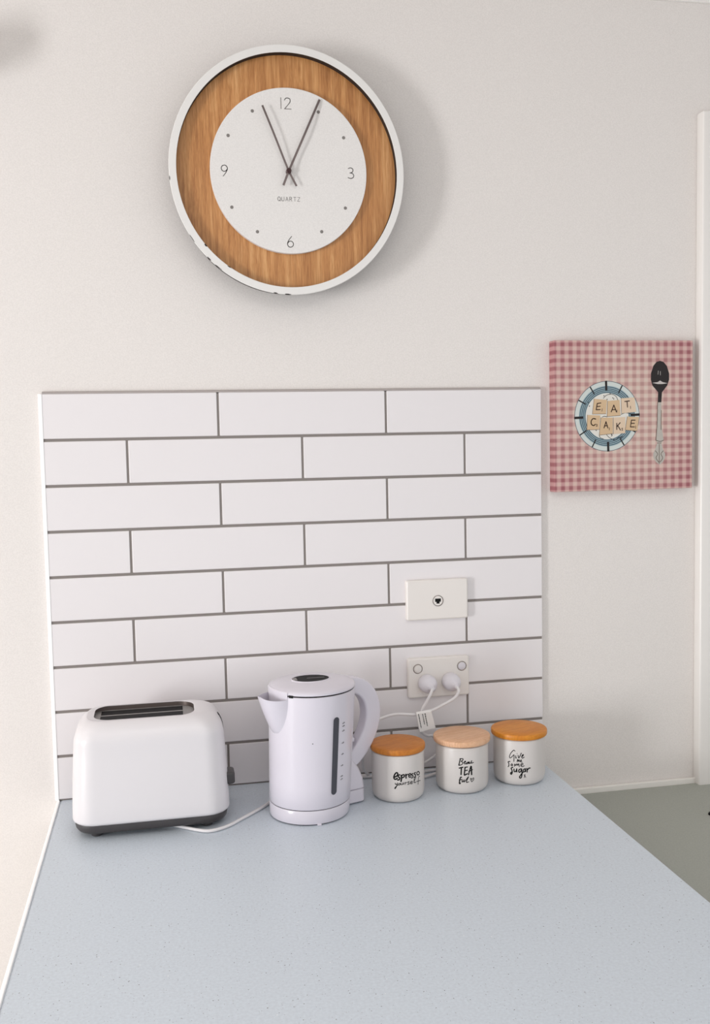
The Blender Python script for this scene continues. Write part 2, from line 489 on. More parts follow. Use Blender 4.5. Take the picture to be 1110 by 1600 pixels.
SPOON_NECK = [(1148.4,707.6),(1156.5,707.5),(1155.9,697.6),(1155.2,688.3),(1147.8,688.4),(1148.1,697.7)]
SPOON_HANDLE = [(1147.8,688.4),(1155.2,688.3),(1155.4,647.8),(1157.8,629.1),(1160.3,615.0),(1155.5,609.8),(1159.0,597.8),(1163.8,588.3),(1163.1,580.5),(1159.1,572.7),(1151.9,567.6),(1144.4,573.1),(1139.3,581.0),(1138.2,588.9),(1142.6,598.1),(1147.0,609.9),(1143.9,615.3),(1145.2,629.3),(1146.5,648.0)]
SPOON_GLINT = [(1136.1,725.7),(1147.3,727.1),(1152.4,730.2),(1157.5,727.1),(1168.0,724.8),(1157.5,723.3),(1147.3,723.4)]
SPOON_GLINT2 = [[(1148.6,748.8),(1147.9,741.7)],[(1153.0,747.8),(1153.0,740.4)]]
SPOON_LINES = [[(1147.4,688.4),(1146.5,648.0),(1145.2,629.3),(1143.9,615.3)],[(1143.9,615.3),(1152.8,612.9),(1160.3,615.0)],[(1147.0,609.9),(1155.5,609.8)],[(1142.6,595.0),(1147.8,588.6),(1144.4,580.9),(1150.2,572.9)],[(1159.7,594.6),(1154.9,588.5),(1158.4,580.6),(1152.9,572.9)],[(1151.1,607.3),(1151.2,569.8)],[(1155.3,672.8),(1154.7,635.4)]]
CLOCK = {'12':(-3.2,114.2),'3':(108.5,0.2),'6':(-1.5,-120.4),'9':(-112.4,-2.8),'Q':(-2.2,-47.6)}
DOTS = [(-61.7,98.9),(-104.2,56.2),(-101.4,-64.0),(-58.4,-104.4),(54.4,-101.9),(97.5,-60.2),(96.9,60.4),(52.9,102.2)]
HOUR = [(-45.2,106.4),(-2.1,-1.5),(10.9,-26.6)]
MIN = [(55.4,122.7),(-2.1,-1.5),(-12.2,-26.3)]
NUMH = ((-2.9,122.9),(-3.4,104.5))
SWITCH = [(661.5,196.3),(747.5,196.7)]
PLUG = [(677.7,-25.0,169.5),(723.6,-25.0,169.9)]
JACK = (702.5,323.0)
CORD_L = [(679.2,-47.0,166.6),(674.5,-50.0,156.9),(667.6,-48.0,143.7),(659.9,-44.0,128.7),(657.5,-38.0,110.3),(657.6,-32.0,91.6),(663.5,-28.0,79.0),(674.4,-24.0,71.5),(687.9,-20.0,67.3)]
CORD_R = [(725.9,-47.0,167.0),(728.0,-52.0,159.6),(719.2,-52.0,147.0),(695.0,-50.0,134.4),(678.3,-48.0,126.7),(664.1,-46.0,122.9),(646.3,-44.0,119.5),(611.6,-42.0,122.2),(587.3,-42.0,118.0),(572.3,-44.0,111.4)]
CORD_T = [(182.4,-157.8,3.2),(201.0,-167.9,3.2),(221.3,-183.8,3.2),(241.4,-199.4,3.2),(261.5,-207.1,3.2),(287.9,-195.0,3.2),(316.3,-166.3,3.2),(340.0,-140.6,3.2),(361.0,-116.2,3.2)]
LOOP = [(668.2,-24.5,4.0),(691.7,-12.2,4.0),(661.8,-47.9,4.0),(683.9,-39.4,4.0)]
TAG = [(646.5,-48.0,121.8),(675.2,-48.0,125.1),(682.8,-48.0,94.3),(652.7,-48.0,88.3)]
DOT = (1175.5,-158.3,-75.0)
BUMP = [(522.0,-133.1,0.0),(500.3,-151.9,0.0)]
# ================================================================ the setting
WALL_Y = 9.0                              # wall face lies 9 mm behind the tile faces


def setting():
    bm = box(nb(), (ROOM_LEFT, WALL_Y / 1000, 0), (2.4, 0.12, 2.40))
    o = obj('wall_back', bm, M['wall'], smooth=False)
    struct(o)
    bm = box(nb(), (ROOM_LEFT, -3.6, -0.06), (2.4, 0.12, 0.0))
    struct(obj('floor', bm, M['floor'], smooth=False))
    bm = box(nb(), (ROOM_LEFT, -3.6, 2.40), (2.4, 0.12, 2.46))
    struct(obj('ceiling', bm, M['ceiling'], smooth=False))
    # left wall with a window opening, far outside the frame
    y0, y1, z0, z1 = WINDOW_Y - 0.38, WINDOW_Y + 0.38, WINDOW_Z - 0.78, WINDOW_Z + 0.78
    bm = nb()
    box(bm, (ROOM_LEFT - 0.1, -3.6, 0), (ROOM_LEFT, y0, 2.40))
    box(bm, (ROOM_LEFT - 0.1, y1, 0), (ROOM_LEFT, 0.12, 2.40))
    box(bm, (ROOM_LEFT - 0.1, y0, 0), (ROOM_LEFT, y1, z0))
    box(bm, (ROOM_LEFT - 0.1, y0, z1), (ROOM_LEFT, y1, 2.40))
    struct(obj('wall_left', bm, M['wall'], smooth=False))
    bm = nb()
    t = 0.045
    box(bm, (ROOM_LEFT - 0.08, y0, z0), (ROOM_LEFT + 0.02, y0 + t, z1), 0.004)
    box(bm, (ROOM_LEFT - 0.08, y1 - t, z0), (ROOM_LEFT + 0.02, y1, z1), 0.004)
    box(bm, (ROOM_LEFT - 0.08, y0 + t, z0), (ROOM_LEFT + 0.02, y1 - t, z0 + t), 0.004)
    box(bm, (ROOM_LEFT - 0.08, y0 + t, z1 - t), (ROOM_LEFT + 0.02, y1 - t, z1), 0.004)
    w = struct(obj('window_1', bm, M['frame']))
    g = bpy.data.materials.new('window_glass')
    g.use_nodes = True
    b = g.node_tree.nodes['Principled BSDF']
    b.inputs['Transmission Weight'].default_value = 1.0
    b.inputs['Roughness'].default_value = 0.02
    bm = box(nb(), (ROOM_LEFT - 0.04, y0 + t, z0 + t), (ROOM_LEFT - 0.034, y1 - t, z1 - t))
    obj('pane', bm, g, w, smooth=False)
    # cornice along the top of the back wall
    bm = nb()
    prof = [(WALL_Y, 1448.5), (WALL_Y - 6, 1448.5), (WALL_Y - 6, 1455)]
    for i in range(9):
        a = PI / 2 * i / 8
        prof.append((WALL_Y - 6 - 36 * (1 - math.cos(a)), 1455 + 36 * math.sin(a)))
    prof += [(WALL_Y - 50, 1494), (WALL_Y - 50, 1500), (WALL_Y, 1500)]
    loft(bm, [[P(x, y, z) for y, z in prof] for x in (ROOM_LEFT * 1000, 2400)], True, True, True)
    struct(obj('trim_1', bm, M['ceiling'], angle=30))
    # door architrave at the right edge of the frame
    bm = nb()
    box(bm, P(1240, WALL_Y - 24, -900), P(1312, WALL_Y + 1, 1243), 0.005, 3)
    box(bm, P(1312, WALL_Y - 24, 1171), P(2080, WALL_Y + 1, 1243), 0.005, 3)
    struct(obj('trim_2', bm, M['trim'], angle=15))


setting()


# ================================================================ worktop, tiles, cabinets
def worktop():
    root = thing('worktop', 'pale blue-grey speckled worktop carrying the toaster, kettle and canisters', 'worktop', P(450, -600, -40))
    prof = [(0, -40), (0, -7)]
    r = 7
    for i in range(1, 7):
        a = PI / 2 * i / 6
        prof.append((r - r * math.cos(a), -r + r * math.sin(a)))
    r = 2.5
    for i in range(0, 7):
        a = PI / 2 * i / 6
        prof.append((900 - r + r * math.sin(a), -r + r * math.cos(a)))
    prof.append((900, -40))
    bm = nb()
    loft(bm, [[P(x + 5, y, z) for x, z in prof] for y in (WALL_Y, -1180)], True, True, True)
    obj('slab', bm, M['counter'], root, angle=30)
    # light edging along the left side
    ep = [(-1, -40), (-1, -6)]
    for i in range(1, 8):
        a = PI / 2 * i / 7
        ep.append((5.5 - 6.5 * math.cos(a), -6 + 6.4 * math.sin(a)))
    ep += [(6.5, -2), (5, -40)]
    bm = nb()
    loft(bm, [[P(x, y, z) for x, z in ep] for y in (WALL_Y, -1180)], True, True, True)
    e = obj('edging', bm, M['edge'], root, angle=50)
    e['label'] = 'white rounded edging'
    bm = nb()
    box(bm, P(25, -1150, -880 + 80), P(880, WALL_Y - 1, -40.5))
    box(bm, P(60, -1100, -900), P(840, WALL_Y - 1, -800))
    cab = obj('base_cabinet', bm, M['cabinet'], smooth=False)
    tag(cab, 'plain white base cabinet hidden under the speckled worktop', 'cabinet')


worktop()

PITCH = 79.6
TILE_TOP = 9 * PITCH
EVEN = [304.6, 611.2]
ODD = [144.5, 454.5, 761.8]
TILE_R = 914.5


def splashback():
    root = thing('tile_splashback', 'splashback of nine rows of white brick-bond tiles behind the kettle', 'splashback', P(457, WALL_Y, 0))
    bm = nb()
    g = 2.45
    for row in range(9):
        z1 = TILE_TOP - row * PITCH - (0 if row == 0 else g)
        z0 = TILE_TOP - (row + 1) * PITCH + g
        xs = EVEN if row % 2 == 0 else ODD
        edges = [4.0] + xs + [TILE_R]
        for i in range(len(edges) - 1):
            a = edges[i] + (g * 0.8 if i else 0)
            b = edges[i + 1] - (g * 0.8 if i < len(edges) - 2 else 0)
            box(bm, P(a, 0, z0), P(b, WALL_Y - 0.6, z1), 0.0012, 2)
    obj('tiles', bm, M['tile'], root, angle=15)
    bm = box(nb(), P(4.5, 1.4, 0), P(TILE_R - 1.2, WALL_Y - 0.3, TILE_TOP - 1.5))
    o = obj('grout', bm, M['grout'], root, smooth=False)
    o['label'] = 'grey grout lines'
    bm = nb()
    band = [(WALL_Y - 0.3, TILE_TOP + 0.1), (0.8, TILE_TOP + 0.1), (1.0, TILE_TOP + 2.6), (2.2, TILE_TOP + 3.8), (WALL_Y - 0.3, TILE_TOP + 4.6)]  # thin grey band above the top row of tiles
    loft(bm, [[P(x, y, z) for y, z in band] for x in (5, TILE_R - 1)], True, True, True)
    o = obj('top_band', bm, M['band'], root, angle=30)
    o['label'] = 'grey band along the top edge'
    bm = nb()
    prof = [(-2.5, WALL_Y - 0.3), (-2.5, 5)]
    for i in range(1, 8):
        a = PI / 2 * i / 7
        prof.append((3.5 - 6 * math.cos(a), 5 - 5.6 * math.sin(a)))
    prof += [(4.4, -0.6), (4.4, WALL_Y - 0.3)]
    loft(bm, [[P(x, y, z) for x, y in prof] for z in (0, TILE_TOP)], True, True, True)
    o = obj('edge_trim', bm, M['edge'], root, angle=50)
    o['label'] = 'glossy white trim down the left edge'


splashback()


def low_cabinet():
    root = thing('low_cabinet', 'low cabinet with grey-green top and white back strip right of the worktop', 'cabinet', P(1400, -330, -900))
    bm = box(nb(), P(906, -700, -80 - 20), P(1900, WALL_Y - 10, -78.0), 0.002)
    o = obj('top_panel', bm, M['greytop'], root, angle=15)
    o['label'] = 'grey-green top'
    bm = box(nb(), P(912, -680, -900), P(1890, WALL_Y - 12, -100.5))
    obj('body', bm, M['cabinet'], root, smooth=False)
    bm = box(nb(), P(906, WALL_Y - 9.5, -100), P(1900, WALL_Y - 1, -68.0), 0.0012)
    o = obj('back_strip', bm, M['backstrip'], root, angle=15)
    o['label'] = 'white strip along the wall'
    bm = nb()
    lathe(bm, 1181, -158, [(6.5, -78.2), (6.5, -75.5), (5.5, -74), (2, -73.5)], 24)
    o = obj('knob', bm, M['black'], root)
    o['label'] = 'small black knob'


low_cabinet()


# ================================================================ wall clock
CX, CZ = 436.0, 1093.6


def clock():
    root = thing('wall_clock', 'round wall clock with white rim, wooden ring and white dial', 'clock', P(CX, WALL_Y, CZ))
    AX, AZ = 204.6 / 204.6, 211.6 / 204.6     # the rim is very slightly taller than wide

    def el(r, y, n=128):
        return [P(CX + r * AX * math.cos(2 * PI * i / n), y, CZ + r * AZ * math.sin(2 * PI * i / n)) for i in range(n)]

    bm = nb()
    rng = random.Random(4)
    loft(bm, [el(192.0, -30), el(192.0, -44.8), el(192.3, -45.2), el(204.0, -45.2), el(204.7, -44.4)])
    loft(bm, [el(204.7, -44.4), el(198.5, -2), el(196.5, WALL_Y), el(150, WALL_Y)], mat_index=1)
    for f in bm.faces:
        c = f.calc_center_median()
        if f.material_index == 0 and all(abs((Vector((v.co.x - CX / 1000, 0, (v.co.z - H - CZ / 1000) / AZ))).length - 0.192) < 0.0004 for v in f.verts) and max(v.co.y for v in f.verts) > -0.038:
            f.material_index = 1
    rim = obj('rim', bm, [M['rim'], M['rimdark']], root, angle=35)
    # chips in the paint of the rim, lower left
    for ang, r, w, h in ((220.5, 192.9, 3.6, 1.3), (226, 204.1, 5.5, 0.9), (232, 204.2, 7, 0.7), (262, 204.0, 4, 1.0), (268, 204.0, 6, 1.1), (185, 204.2, 4, 0.7), (236, 192.6, 4, 0.8), (214, 204.2, 8, 0.6)):
        a = math.radians(ang)
        cx, cz = r * AX * math.cos(a), r * AZ * math.sin(a)
        pts = []
        for i in range(9):
            t = 2 * PI * i / 9
            q = rng.uniform(.7, 1.2)
            du, dv = w * q * math.cos(t), h * q * math.sin(t)
            pts.append((cx - du * math.sin(a) + dv * math.cos(a), cz + du * math.cos(a) + dv * math.sin(a)))
        bm = nb()
        poly(bm, pts, lambda u, v, l: P(CX + u, -45.2 - l, CZ + v), 0.2)
        o = obj('paint_chip', bm, M['rimdark'], rim, smooth=False)
        o['label'] = 'dark chip in the white rim paint'
    bm = nb()
    loft(bm, [el(193, -31.5), el(193, -26)], True, True, True)
    o = obj('wood_panel', bm, M['clockwood'], root, angle=30)
    o['label'] = 'warm wood-grain ring'
    bm = nb()
    n = 128
    def fe(r, y):
        return [P(437.6 + r * 136.6 / 138 * math.cos(2 * PI * i / n), y, 1094.4 + r * 140.6 / 138 * math.sin(2 * PI * i / n)) for i in range(n)]
    loft(bm, [fe(138, -31), fe(138, -39.6), fe(137.4, -40)], True, True, True)
    dial = obj('dial', bm, M['dial'], root, angle=30)
    dial['label'] = 'white inner dial'

    def fn(u, v, l):
        return P(437.6 + u, -40 - l, 1094.3 + v)

    glyph = {'1': [[(0, 0), (0, 10)]], '2': [[(0, 8), (1.2, 9.6), (3, 10), (5, 9.2), (5.4, 7.4), (4.6, 5.4), (0, 0)], [(0, 0), (6.2, 0)]],
             '3': [[(0.3, 9.2), (2.5, 10), (4.6, 8.9), (4.8, 7), (3.4, 5.5), (1.8, 5.2)], [(1.8, 5.2), (4.2, 4.8), (5.5, 3), (4.8, 1), (2.6, 0), (0, 0.8)]],
             '6': [[(4.2, 10), (1.6, 6.6), (0.3, 3.8), (0.3, 2), (1.5, 0.4), (3.1, 0), (4.9, 0.7), (5.8, 2.5), (5.3, 4.5), (3.6, 5.6), (1.6, 5.1), (0.4, 3.6)]],
             '9': [[(1.6, 0), (4.2, 3.4), (5.5, 6.2), (5.5, 8), (4.3, 9.6), (2.7, 10), (0.9, 9.3), (0, 7.5), (0.5, 5.5), (2.2, 4.4), (4.2, 4.9), (5.4, 6.4)]]}
    for txt in ('12', '3', '6', '9'):
        bm = nb()
        cx, cz = CLOCK[txt]
        h = 18.4
        wd = {'12': 9.6, '3': 5.5, '6': 5.8, '9': 5.5}[txt] * h / 10
        x = cx - wd / 2
        for ch in txt:
            for s in glyph[ch]:
                stroke(bm, [(x + a * h / 10, cz - h / 2 + b * h / 10) for a, b in s], 1.25, fn, 0.15, len(s) > 2)
            x += 3.4 * h / 10
        obj('numeral', bm, M['dialgrey'], dial, smooth=False)
    for u, v in DOTS:
        bm = nb()
        disc(bm, u, v, 2.9, fn, 0.15)
        obj('hour_dot', bm, M['dialgrey'], dial, smooth=False)
    bm = nb()
    LT = {'Q': [[(2, 0), (.3, 1.2), (0, 3), (.3, 4.8), (2, 6), (3.7, 4.8), (4, 3), (3.7, 1.2), (2, 0)], [(2.6, 1.4), (4.2, -.3)]],
          'U': [[(0, 6), (0, 2), (.6, .4), (1.8, 0), (3, .4), (3.6, 2), (3.6, 6)]], 'A': [[(0, 0), (2, 6)], [(2, 6), (4, 0)], [(.7, 2), (3.3, 2)]],
          'R': [[(0, 0), (0, 6)], [(0, 6), (2.4, 5.8), (3.1, 4.5), (2.4, 3.2), (0, 3)], [(1.6, 3), (3.4, 0)]], 'T': [[(0, 6), (4, 6)], [(2, 6), (2, 0)]],
          'Z': [[(0, 6), (3.6, 6)], [(3.6, 6), (0, 0)], [(0, 0), (3.6, 0)]]}
    x = CLOCK['Q'][0] - 19.5
    for ch in 'QUARTZ':
        for s in LT[ch]:
            stroke(bm, [(x + a * 1.15, CLOCK['Q'][1] - 3.4 + b * 1.15) for a, b in s], 0.75, fn, 0.15, len(s) > 3)
        x += 6.9
    obj('lettering', bm, M['dialgrey'], dial, smooth=False)

    def hand(name, pts, lifts, w, mtl):
        """a thin bent metal strip; lifts = height above the dial along tip -> hub -> tail"""
        bm = nb()
        (tx, tz), (hx, hz), (ex, ez) = pts
        path = []
        for i in range(13):
            t = i / 12
            path.append((tx + (hx - tx) * t, tz + (hz - tz) * t, lifts[0] + (lifts[1] - lifts[0]) * t + lifts[2] * math.sin(PI * min(1, t * 1.25)) * (1 if t < .8 else 0)))
        for i in range(1, 5):
            t = i / 4
            path.append((hx + (ex - hx) * t, hz + (ez - hz) * t, lifts[1]))
        d = Vector((ex - tx, 0, ez - tz)).normalized()
        nn = Vector((-d.z, 0, d.x)) * w / 2
        loops = []
        for u, v, l in path:
            loops.append([fn(u + nn.x, v + nn.z, l), fn(u - nn.x, v - nn.z, l), fn(u - nn.x, v - nn.z, l + .7), fn(u + nn.x, v + nn.z, l + .7)])
        loft(bm, loops, True, True, True)
        obj(name, bm, mtl, root, smooth=False)

    hand('hour_hand', HOUR, (8.0, 6.0, 1.5), 3.4, M['hand'])
    hand('minute_hand', MIN, (2.0, 7.6, 2.5), 3.8, M['hand'])
    bm = nb()
    hx, hz = HOUR[1]
    n = 24
    def hr(r, l):
        return [fn(hx + r * math.cos(2 * PI * i / n), hz + r * math.sin(2 * PI * i / n), l) for i in range(n)]
    loft(bm, [hr(4.5, 0), hr(4.5, 9.2), hr(3.8, 9.8), hr(2.2, 9.8), hr(1.8, 11), hr(0.8, 11.2)], True, True, True)
    obj('hub', bm, M['handdark'], root)


clock()


# ================================================================ printed canvas
def canvas():
    x0, x1, z0, z1, yf = 934.5, 1222.0, 520.5, 807.0, -14.0
    cx, cz = (x0 + x1) / 2, (z0 + z1) / 2
    root = thing('canvas_print', 'square pink gingham canvas print with a plate, spoon and letter tiles', 'picture', P(cx, WALL_Y, z0))
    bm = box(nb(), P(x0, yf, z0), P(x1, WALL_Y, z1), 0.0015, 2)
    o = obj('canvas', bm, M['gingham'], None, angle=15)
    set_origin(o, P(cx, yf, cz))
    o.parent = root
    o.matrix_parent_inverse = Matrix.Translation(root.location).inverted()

    def fn(u, v, l):
        return P(u, yf - l, v)

    pu, pv = 1042.5, 663.0
    bm = nb()
    disc(bm, pu, pv, 66.5, fn, 0.12, 96)
    plate = obj('printed_plate', bm, M['plate_pale'], root, smooth=False)
    bm = nb()
    annulus(bm, pu, pv, 44, 58, fn, 0.2)
    obj('blue_band', bm, M['plate_blue'], plate, smooth=False)
    bm = nb()
    for r in (44.8, 48.0, 51.2, 54.6):
        annulus(bm, pu, pv, r, r + 1.9, fn, 0.28)
    annulus(bm, pu, pv, 66.0, 66.9, fn, 0.28)
    obj('ring_lines', bm, M['plate_navy'], plate, smooth=False)
    bm = nb()
    disc(bm, pu, pv, 44, fn, 0.2, 96)
    obj('white_centre', bm, M['plate_white'], plate, smooth=False)
    for k in range(12):
        a = math.radians(90 - 30 * k + 2)
        r0, r1, w = (49, 67.5, 4.6) if k in (0, 3, 6, 9) else (50, 66, 2.4)
        bm = nb()
        stroke(bm, [(pu + r0 * math.cos(a), pv + r0 * math.sin(a)), (pu + r1 * math.cos(a), pv + r1 * math.sin(a))], w, fn, 0.36, False, caps=False)
        obj('rim_tick', bm, M['spoondark'], plate, smooth=False)
    for s in FROST:
        bm = nb()
        stroke(bm, s, 1.0, fn, 0.36)
        obj('icing_line', bm, M['spoondark'], plate, smooth=False)
    for u, v in CRUMBS:
        bm = nb()
        disc(bm, u, v, 1.1, fn, 0.36, 8)
        obj('crumb', bm, M['spoondark'], plate, smooth=False)
    for i, t in enumerate(TILES):
        bm = nb()
        poly(bm, t, fn, 0.45)
        lt = obj('letter_tile', bm, M['tilepale'] if i in (2, 5) else M['tilewood'], root, smooth=False)
        bm = nb()
        for a, b in ((3, 0), (2, 3)) if i not in (2, 5) else ((3, 0),):
            stroke(bm, [t[a], t[b]], 0.7, fn, 0.5, False)
        obj('tile_outline', bm, M['outline'], lt, smooth=False)
        bm = nb()
        for s in LETTERS[i]:
            small = max(abs(s[0][0] - s[-1][0]), abs(s[0][1] - s[-1][1])) < 6 and len(s) != 2 or (len(s) == 2 and math.dist(s[0], s[1]) < 6.3 and s[0][0] > sum(q[0] for q in t) / 4 + 3)
            stroke(bm, s, 1.0 if small else 1.9, fn, 0.55, len(s) > 3 and not small)
        obj('letter', bm, M['ink'], lt, smooth=False)
    bm = nb()
    poly(bm, SPOON_HANDLE, fn, 0.15)
    sp = obj('printed_spoon', bm, M['silver'], root, smooth=False)
    bm = nb()
    poly(bm, SPOON_BOWL, fn, 0.22)
    poly(bm, SPOON_NECK, fn, 0.22)
    obj('spoon_bowl', bm, M['spoondark'], sp, smooth=False)
    bm = nb()
    poly(bm, SPOON_GLINT, fn, 0.3)
    for s in SPOON_GLINT2:
        stroke(bm, s, 0.8, fn, 0.3, False)
    obj('bowl_glint', bm, M['spoonglint'], sp, smooth=False)
    bm = nb()
    for s in SPOON_LINES:
        stroke(bm, s, 1.0, fn, 0.3)
    obj('handle_pattern', bm, M['outline'], sp, smooth=False)


canvas()


# ================================================================ wall plates, plugs and cords
def plate_mesh(cx, cz, w=119.5, h=75.5, d=10.5):
    bm = nb()
    loops = []
    for ins, y in ((0, 0), (0, -d + 3.0), (0.8, -d + 1.2), (2.6, -d)):
        loops.append([P(cx + u, y, cz + v) for u, v in rrect(w / 2 - ins, h / 2 - ins, 4.0 - ins * .8, 5)])
    loft(bm, loops, True, True, True)
    return bm


def yring(cx, cz, r, y, n=32):
    return [P(cx + r * math.cos(2 * PI * i / n), y, cz + r * math.sin(2 * PI * i / n)) for i in range(n)]


def wall_plates():
    cx, cz = 701.8, 325.6
    root = thing('phone_socket', 'white wall plate with one dark phone jack, above the power outlet', 'socket', P(cx, 0, cz))
    obj('faceplate', plate_mesh(cx, cz), M['faceplate'], root, angle=20)
    jx, jz = JACK[0], JACK[1] + 0.5
    bm = nb()
    loft(bm, [yring(jx, jz, 10.4, -10.4), yring(jx, jz, 10.4, -11.3), yring(jx, jz, 9.6, -11.5), yring(jx, jz, 9.2, -10.6)])
    obj('jack_ring', bm, M['chrome'], root)
    bm = nb()
    loft(bm, [yring(jx, jz, 9.0, -10.3), yring(jx, jz, 9.0, -11.0)], True, False, True)
    obj('jack_face', bm, M['faceplate'], root)
    bm = nb()
    fn = lambda u, v, l: P(jx + u, -11.0 - l, jz + v)
    poly(bm, [(-5.6, 4.2), (5.6, 4.2), (5.6, -2.0), (3.0, -2.0), (3.0, -5.4), (-3.0, -5.4), (-3.0, -2.0), (-5.6, -2.0)], fn, 0.15)
    o = obj('jack_opening', bm, M['black'], root, smooth=False)
    o['label'] = 'dark stepped jack opening'

    cx, cz = 702.5, 178.0
    root = thing('power_outlet', 'white double power outlet with two switches and both plugs in', 'power outlet', P(cx, 0, cz))
    obj('faceplate', plate_mesh(cx, cz), M['faceplate'], root, angle=20)
    for i, (sx, sz) in enumerate(SWITCH):
        bm = nb()
        loft(bm, [yring(sx, sz, 9.2, -10.4), yring(sx, sz, 9.2, -11.2), yring(sx, sz, 8.6, -11.5), yring(sx, sz, 8.0, -11.2), yring(sx, sz, 8.0, -10.5)])
        sw = obj('switch', bm, M['chrome'], root)
        bm = nb()
        tl = 0.8
        def rk(r, l):
            return [P(sx + r * math.cos(2 * PI * k / 32), -11.2 - l - tl * math.sin(2 * PI * k / 32) * r / 7, sz + r * math.sin(2 * PI * k / 32)) for k in range(32)]
        loft(bm, [rk(7.2, -.6), rk(7.2, 1.2), rk(6.4, 1.9)], True, True, True)
        obj('rocker', bm, M['plug'] if i else M['faceplate'], sw)


wall_plates()


def plug_mesh(px, pz, ex, ez):
    """round two-stage plug body; its cable boot leaves the front at (ex, ez)"""
    bm = nb()
    loops = []
    for r, y, k in ((15.5, -10.7, 0), (16.8, -14, 0), (17.2, -20, 0.02), (16.6, -27, 0.10), (14.2, -33, 0.26), (9.5, -37.5, 0.55), (6.0, -41, 0.85), (4.6, -46, 1.0), (3.9, -48, 1.05)):
        loops.append(yring(px + (ex - px) * k, pz + (ez - pz) * k, r, y, 28))
    loft(bm, loops, True, True, True)
    return bm


# ================================================================ toaster
def toaster():
    cx, cy = 169.0, -124.0
    root = thing('toaster', 'white two-slice toaster with dark base at the left of the worktop', 'toaster', P(cx, cy, 0))
    ZT = 186.0
    K = 10
    bm = nb()
    loops = []
    for ins, z in ((3.0, 24.0), (0.8, 26.5), (0, 30), (0.6, 50), (2.2, 90), (4.4, 130), (5.6, 150)):
        loops.append([P(cx + u, cy + v, z) for u, v in rrect(126 - ins, 75 - ins, 38 - ins * .4, K)])
    R0 = 36.0
    for i in range(1, 10):
        a = PI / 2 * i / 9
        ins = 5.6 + 0.06 * R0 * math.sin(a) + 30 * (1 - math.cos(a))
        z = 150 + R0 * math.sin(a)
        sh = 4 * (1 - math.cos(a))
        loops.append([P(cx + u, cy + v, z) for u, v in rrect(126 - ins, 75 - ins * 0.82, 34 - (1 - math.cos(a)) * 6, K)])
    sx, sy, sw, sd = 157.0, -124.0, 85.5, 44.0
    loops.append([P(sx + u, sy + v, ZT + 0.2) for u, v in rrect(sw + 2, sd + 2, 30, K)])
    loops.append([P(sx + u, sy + v, ZT - 0.8) for u, v in rrect(sw, sd, 29, K)])
    loft(bm, loops, True, True, False)
    obj('shell', bm, M['plastic'], root, angle=50)
    bm = nb()
    loft(bm, [[P(sx + u, sy + v, z) for u, v in rrect(sw - i, sd - i, 29 - i, K)] for z, i in ((ZT - 0.8, 0), (ZT - 4, 0.6), (ZT - 9, 1.0))], True, False, False)
    well = obj('slot_well', bm, M['slotmetal'], root, angle=50)
    well['label'] = 'dark metal slot surround'
    z = ZT - 7.5
    bm = nb()
    o_ = rrect(sw - 1, sd - 1, 28, K)
    loft(bm, [[P(sx + u, sy + v, z) for u, v in o_], [P(sx + u, sy + v, z - 3) for u, v in o_]], True, True, True)
    obj('slot_plate', bm, M['slotgrey'], root, angle=50)
    for yo in (-7.0, 24.0):
        bm = box(nb(), P(sx - 67, sy + yo - 11.5, z - 1), P(sx + 67, sy + yo + 11.5, z + 0.6))
        o = obj('bread_slot', bm, M['black'], root, smooth=False)
        o['label'] = 'black bread slot opening'
    bm = nb()
    loops = []
    for ins, zz in ((12, 8.0), (8, 9.5), (5, 14), (3.6, 22), (4.2, 24.4)):
        loops.append([P(cx + u, cy + v, zz) for u, v in rrect(126 - ins, 75 - ins, 36 - ins * .4, K)])
    loft(bm, loops, True, True, True)
    o = obj('base', bm, M['charcoal'], root, angle=50)
    o['label'] = 'charcoal plastic base'
    for fx in (-88, 88):
        for fy in (-46, 46):
            bm = nb()
            lathe(bm, cx + fx, cy + fy, [(8, 0), (9, 1), (9.5, 9)], 20)
            obj('foot', bm, M['charcoal'], root)
    # the right end: dark lever track, lever and its knob
    def half_width(z):
        if z < 150:
            return 126 - (2.2 + (z - 90) * 0.055 if z > 90 else max(0.0, z - 30) * 0.035)
        a = math.asin(min(1, (z - 150) / R0))
        return 126 - (5.6 + 0.06 * R0 * math.sin(a) + 30 * (1 - math.cos(a)))
    bm = nb()
    loft(bm, [[P(cx + half_width(z) + e, cy + v, z) for e, v in ((-4, -5), (0.7, -5), (0.7, 5), (-4, 5))] for z in (52, 70, 90, 110, 130, 140, 150, 156, 162, 168, 173)], True, True, True)
    o = obj('lever_track', bm, M['darkgap'], root, angle=50)
    bm = nb()
    loft(bm, [[P(x, cy - 32 + u, 74 + v) for u, v in rrect(16 - i, 10.5 - i, 5 - i, 5)] for x, i in ((cx + 118, 0), (cx + 131, 0), (cx + 134, 1.0), (cx + 135.5, 3))], True, True, True)
    o = obj('lever', bm, M['charcoal'], root)
    o['label'] = 'charcoal lever on the right end'
    return root


toaster_root = toaster()


